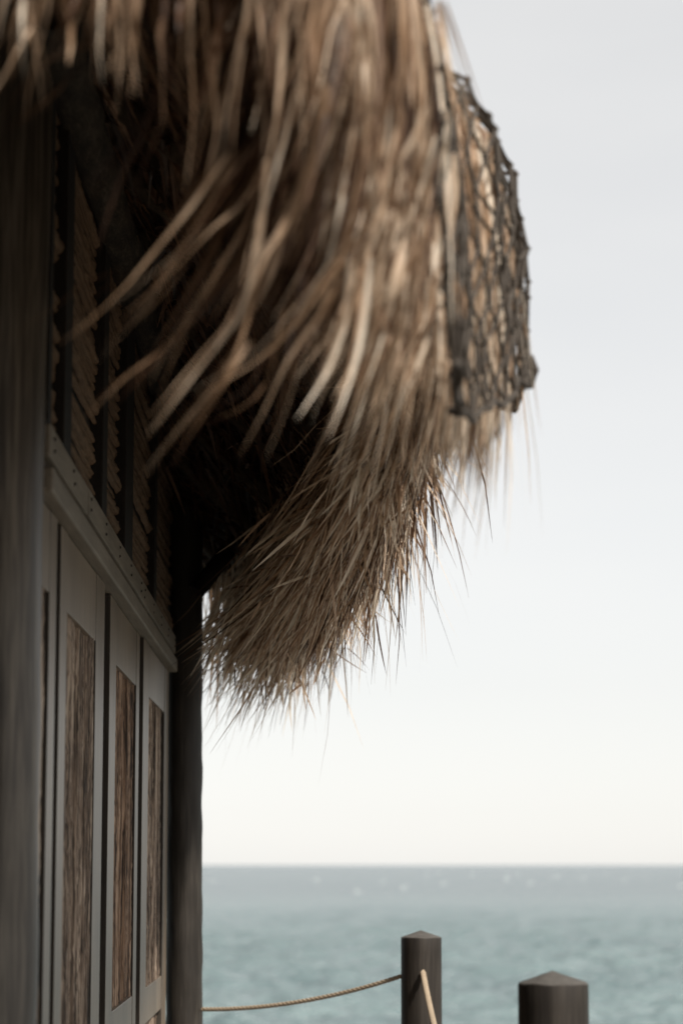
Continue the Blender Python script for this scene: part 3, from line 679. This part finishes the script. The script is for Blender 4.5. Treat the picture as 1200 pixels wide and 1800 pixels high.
# ------------------------------------------------------------------ rope net over the corner of the thatch
def net():
    def surf(u, v):
        """u along the eave (control-point units), v metres down from the start on the slope"""
        e = eave([u])[0]; n = eave_n([u])[0]
        hem = float(np.interp(u, [2, 4.9, 5.7, 7.0, 8.0, 9.0, 9.9, 10.6, 11.5, 12.6, 13.6], [1.10, 1.10, .72, .66, .71, .82, .92, .93, .97, 1.02, 1.08]))
        hem += .028 * noise.noise(Vector((u * 2.3, 1.7, 0))) + .012 * noise.noise(Vector((u * 7.0, 4.1, 0)))
        ins0 = .55; s_len = ins0 * math.hypot(1, SL)
        edge = EZ + ET
        tot = s_len + (edge - hem)
        d = v * tot
        bump = .020 * noise.noise(Vector((u * 2.1, v * 7, 0))) + .011 * noise.noise(Vector((u * 6, v * 17, 4)))
        if d < s_len:
            k = d / s_len; o = -ins0 * (1 - k); z = edge + SL * ins0 * (1 - k) + .035
        else:
            g = (d - s_len); o = .03 * (1 - math.exp(-g * 9)) + .01 + .04 * g; z = edge - g + .03 * math.exp(-g * 12)
        o += bump + .018
        return Vector((e[0] + n[0] * o, e[1] + n[1] * o, E(z)))
    V, F = [], []
    NV = 27
    us = np.arange(6.25, 13.6, 0.01); arc = np.concatenate([[0], np.cumsum(np.linalg.norm(np.diff(eave(us)[:, :2], axis=0), axis=1))])
    cell = .042; NU = int(arc[-1] / cell)
    U = np.interp(np.arange(NU + 1) * cell, arc, us)
    jit = {}
    def knot(i, j):
        if (i, j) not in jit:
            jit[(i, j)] = surf(float(np.interp(i + random.uniform(-.38, .38), np.arange(NU + 1), U)), min(1, max(0, (j + random.uniform(-.38, .38) * (j < NV)) / NV)))
        return jit[(i, j)]
    def cord(a, b, r, k=2):
        nonlocal V, F
        m_ = (a + b) / 2 - Vector((0, 0, .003))
        v, f = tube_np([a, m_, b], r, 4, False); o = len(V); V += v; F += [tuple(q + o for q in g) for g in f]
    for j in range(NV + 1):
        for i in range(NU + 1):
            if (i + j) % 2: continue
            a = knot(i, j)
            if j < NV:
                for di in (-1, 1):
                    if 0 <= i + di <= NU: cord(a, knot(i + di, j + 1), .0038)
            # knots
            r = .0075; o = len(V)
            for d in ((r, 0, 0), (-r, 0, 0), (0, r, 0), (0, -r, 0), (0, 0, r * 1.3), (0, 0, -r * 1.3)): V.append(tuple(a + Vector(d)))
            for g in ((0, 2, 4), (2, 1, 4), (1, 3, 4), (3, 0, 4), (2, 0, 5), (1, 2, 5), (3, 1, 5), (0, 3, 5)): F.append((o + g[0], o + g[1], o + g[2], o + g[2]))
    # hem rope
    pts = [surf(float(u), 1.0) + Vector((0, 0, -.004 + .012 * noise.noise(Vector((k * .35, 0, 3))))) for k, u in enumerate(np.interp(np.arange(0, arc[-1], .02), arc, us))]
    v, f = tube_np(pts, .006, 6); o = len(V); V += v; F += [tuple(q + o for q in g) for g in f]
    # bunched knot hanging at the corner of the hem
    c = surf(9.75, 1.0) + Vector((.005, 0, -.008))
    for k in range(3):
        v, f = tube_np([c + Vector((.004 * k, .006 * k, .03 - .01 * k)), c + Vector((.006, 0, .005)), c + Vector((-.004 * k, .004, -.03))], [.006, .010, .006], 8, True, .2, k)
        o = len(V); V += v; F += [tuple(q + o for q in g) for g in f]
    tris = [g for g in F if g[2] == g[3]]; quads = [g for g in F if g[2] != g[3]]
    me = bpy.data.meshes.new('rope_net'); me.from_pydata([tuple(x) for x in V], [], [g[:3] for g in tris] + quads); me.update()
    return link('rope_net', me, M['net'], label='dark knotted rope net draped over the corner of the thatch', category='net')
net()

# ------------------------------------------------------------------ added hut, unseen behind the camera, blocks sky light from the left
def sky_blocker():
    nb = link('shade_hut', None, label='added dark plank hut, unseen behind the photographer, blocking sky light', category='hut'); nb.location = (-2.6, -2.0, 0)
    inv = Matrix.Translation(-nb.location)
    bm = bmesh.new(); y = -7.0
    while y < 2.25:
        add_box(bm, (-0.69, y, 0), (-0.66, y + .17, 3.3), .004, 1); y += .176
    for x in np.arange(-4.3, -0.85, .176): add_box(bm, (x, 2.22, 0), (x + .17, 2.25, 3.3), .004, 1)
    for x in np.arange(-4.3, -0.85, .176): add_box(bm, (x, -7.0, 0), (x + .17, -6.97, 3.3), .004, 1)
    add_box(bm, (-4.33, -7.0, 0), (-4.30, 2.25, 3.3), .004, 1)
    o = link('wall', bm_mesh(bm, 'wall'), M['stud'], nb); o.matrix_parent_inverse = inv
    V = [(.42, 2.2, 2.9), (.42, -7.3, 2.9), (-4.7, -7.3, 2.9), (-4.7, 2.2, 2.9), (-2.6, .2, 4.9), (-2.6, -5.4, 4.9)]
    me = bpy.data.meshes.new('roof'); me.from_pydata(V, [], [(0, 1, 5, 4), (1, 2, 5), (2, 3, 4, 5), (3, 0, 4), (0, 3, 2, 1)]); me.update()
    o = link('roof', me, M['core'], nb); o.matrix_parent_inverse = inv
sky_blocker()

# ------------------------------------------------------------------ rope fence
def fence_post(x, y, r, top, label, seed):
    prof = [(0.0, 1.0), (0.25, 1.01), (0.5, .99), (.75, 1.0), (.9, 1.0)]
    n = 44; V = []; F = []; rings = []
    H = top - 0.0
    zs = list(np.linspace(0, H - .030, 26)) + [H - .0265, H - .024, H - .016, H - .008, H - .002]
    rs = [1.0] * 26 + [.985, .93, .62, .30, .06]
    for i, (z, s) in enumerate(zip(zs, rs)):
        for k in range(n):
            a = 2 * math.pi * k / n
            q = Vector((math.cos(a) * 1.4, math.sin(a) * 1.4, z * 1.2 + seed * 5))
            rr = r * s * (1 + .02 * noise.noise(q) + .005 * noise.noise(Vector((math.cos(a) * 6, math.sin(a) * 6, z * .8 + seed))))
            dz = .0025 * noise.noise(Vector((math.cos(a) * 2 * s, math.sin(a) * 2 * s, seed))) if i > 24 else 0
            V.append((math.cos(a) * rr, math.sin(a) * rr, z + dz))
    m_ = len(zs)
    for i in range(m_ - 1):
        for k in range(n): F.append((i * n + k, i * n + (k + 1) % n, (i + 1) * n + (k + 1) % n, (i + 1) * n + k))
    c = len(V); V.append((0, 0, H))
    b = (m_ - 1) * n
    for k in range(0, n, 2): F.append((c, b + k, b + k + 1, b + (k + 2) % n))
    o = link('fence_post', mesh_np('fence_post', V, F), M['post'], label=label, category='fence post', group='rope fence posts')
    o.location = (x, y, 0.0)
    o.data.materials.append(M['endgrain'])
    for pl in o.data.polygons:
        if pl.normal.z > .6: pl.material_index = 1
    return o
tp1 = at(740, 1635, 9.1); tp2 = at(971, 1706, 5.2)
fence_post(tp1.x, 9.1, .0755, tp1.z, 'dark round fence post with ropes tied to it, farther of the two', 1)
fence_post(tp2.x, 5.2, .0745, tp2.z, 'nearer round fence post with pointed top, at lower right', 2)

def rope(a, b, sag, r, label, side=Vector((0, 0, 0))):
    a, b = Vector(a), Vector(b); L_ = (b - a).length; n = int(L_ / .006); V, F = [], []
    for s in range(3):
        pts = []
        for i in range(n + 1):
            f = i / n; c = a.lerp(b, f); c.z -= sag * 4 * f * (1 - f)
            t_ = (b - a).normalized(); u_ = t_.cross(Vector((0, 0, 1))).normalized(); w_ = t_.cross(u_)
            ph = f * L_ / .055 * 2 * math.pi + s * 2 * math.pi / 3
            pts.append(c + (u_ * math.cos(ph) + w_ * math.sin(ph)) * r * .52)
        v, f_ = tube_np(pts, r * .56, 6); o = len(V); V += v; F += [tuple(q + o for q in g) for g in f_]
    return link('rope', mesh_np('rope', V, F), M['rope'], label=label, category='rope', group='ropes of the fence')
rope(at(710, 1714, 9.1), at(345, 1774, 9.58), .035, .0085, 'thin twisted rope running from the hut corner post to the farther fence post')
a_ = at(743, 1709, 9.02); b_ = Vector((tp2.x, 5.2, tp2.z - .13))
rope(a_, b_, .34, .0105, 'slack pale rope hanging down from the front of the farther fence post')
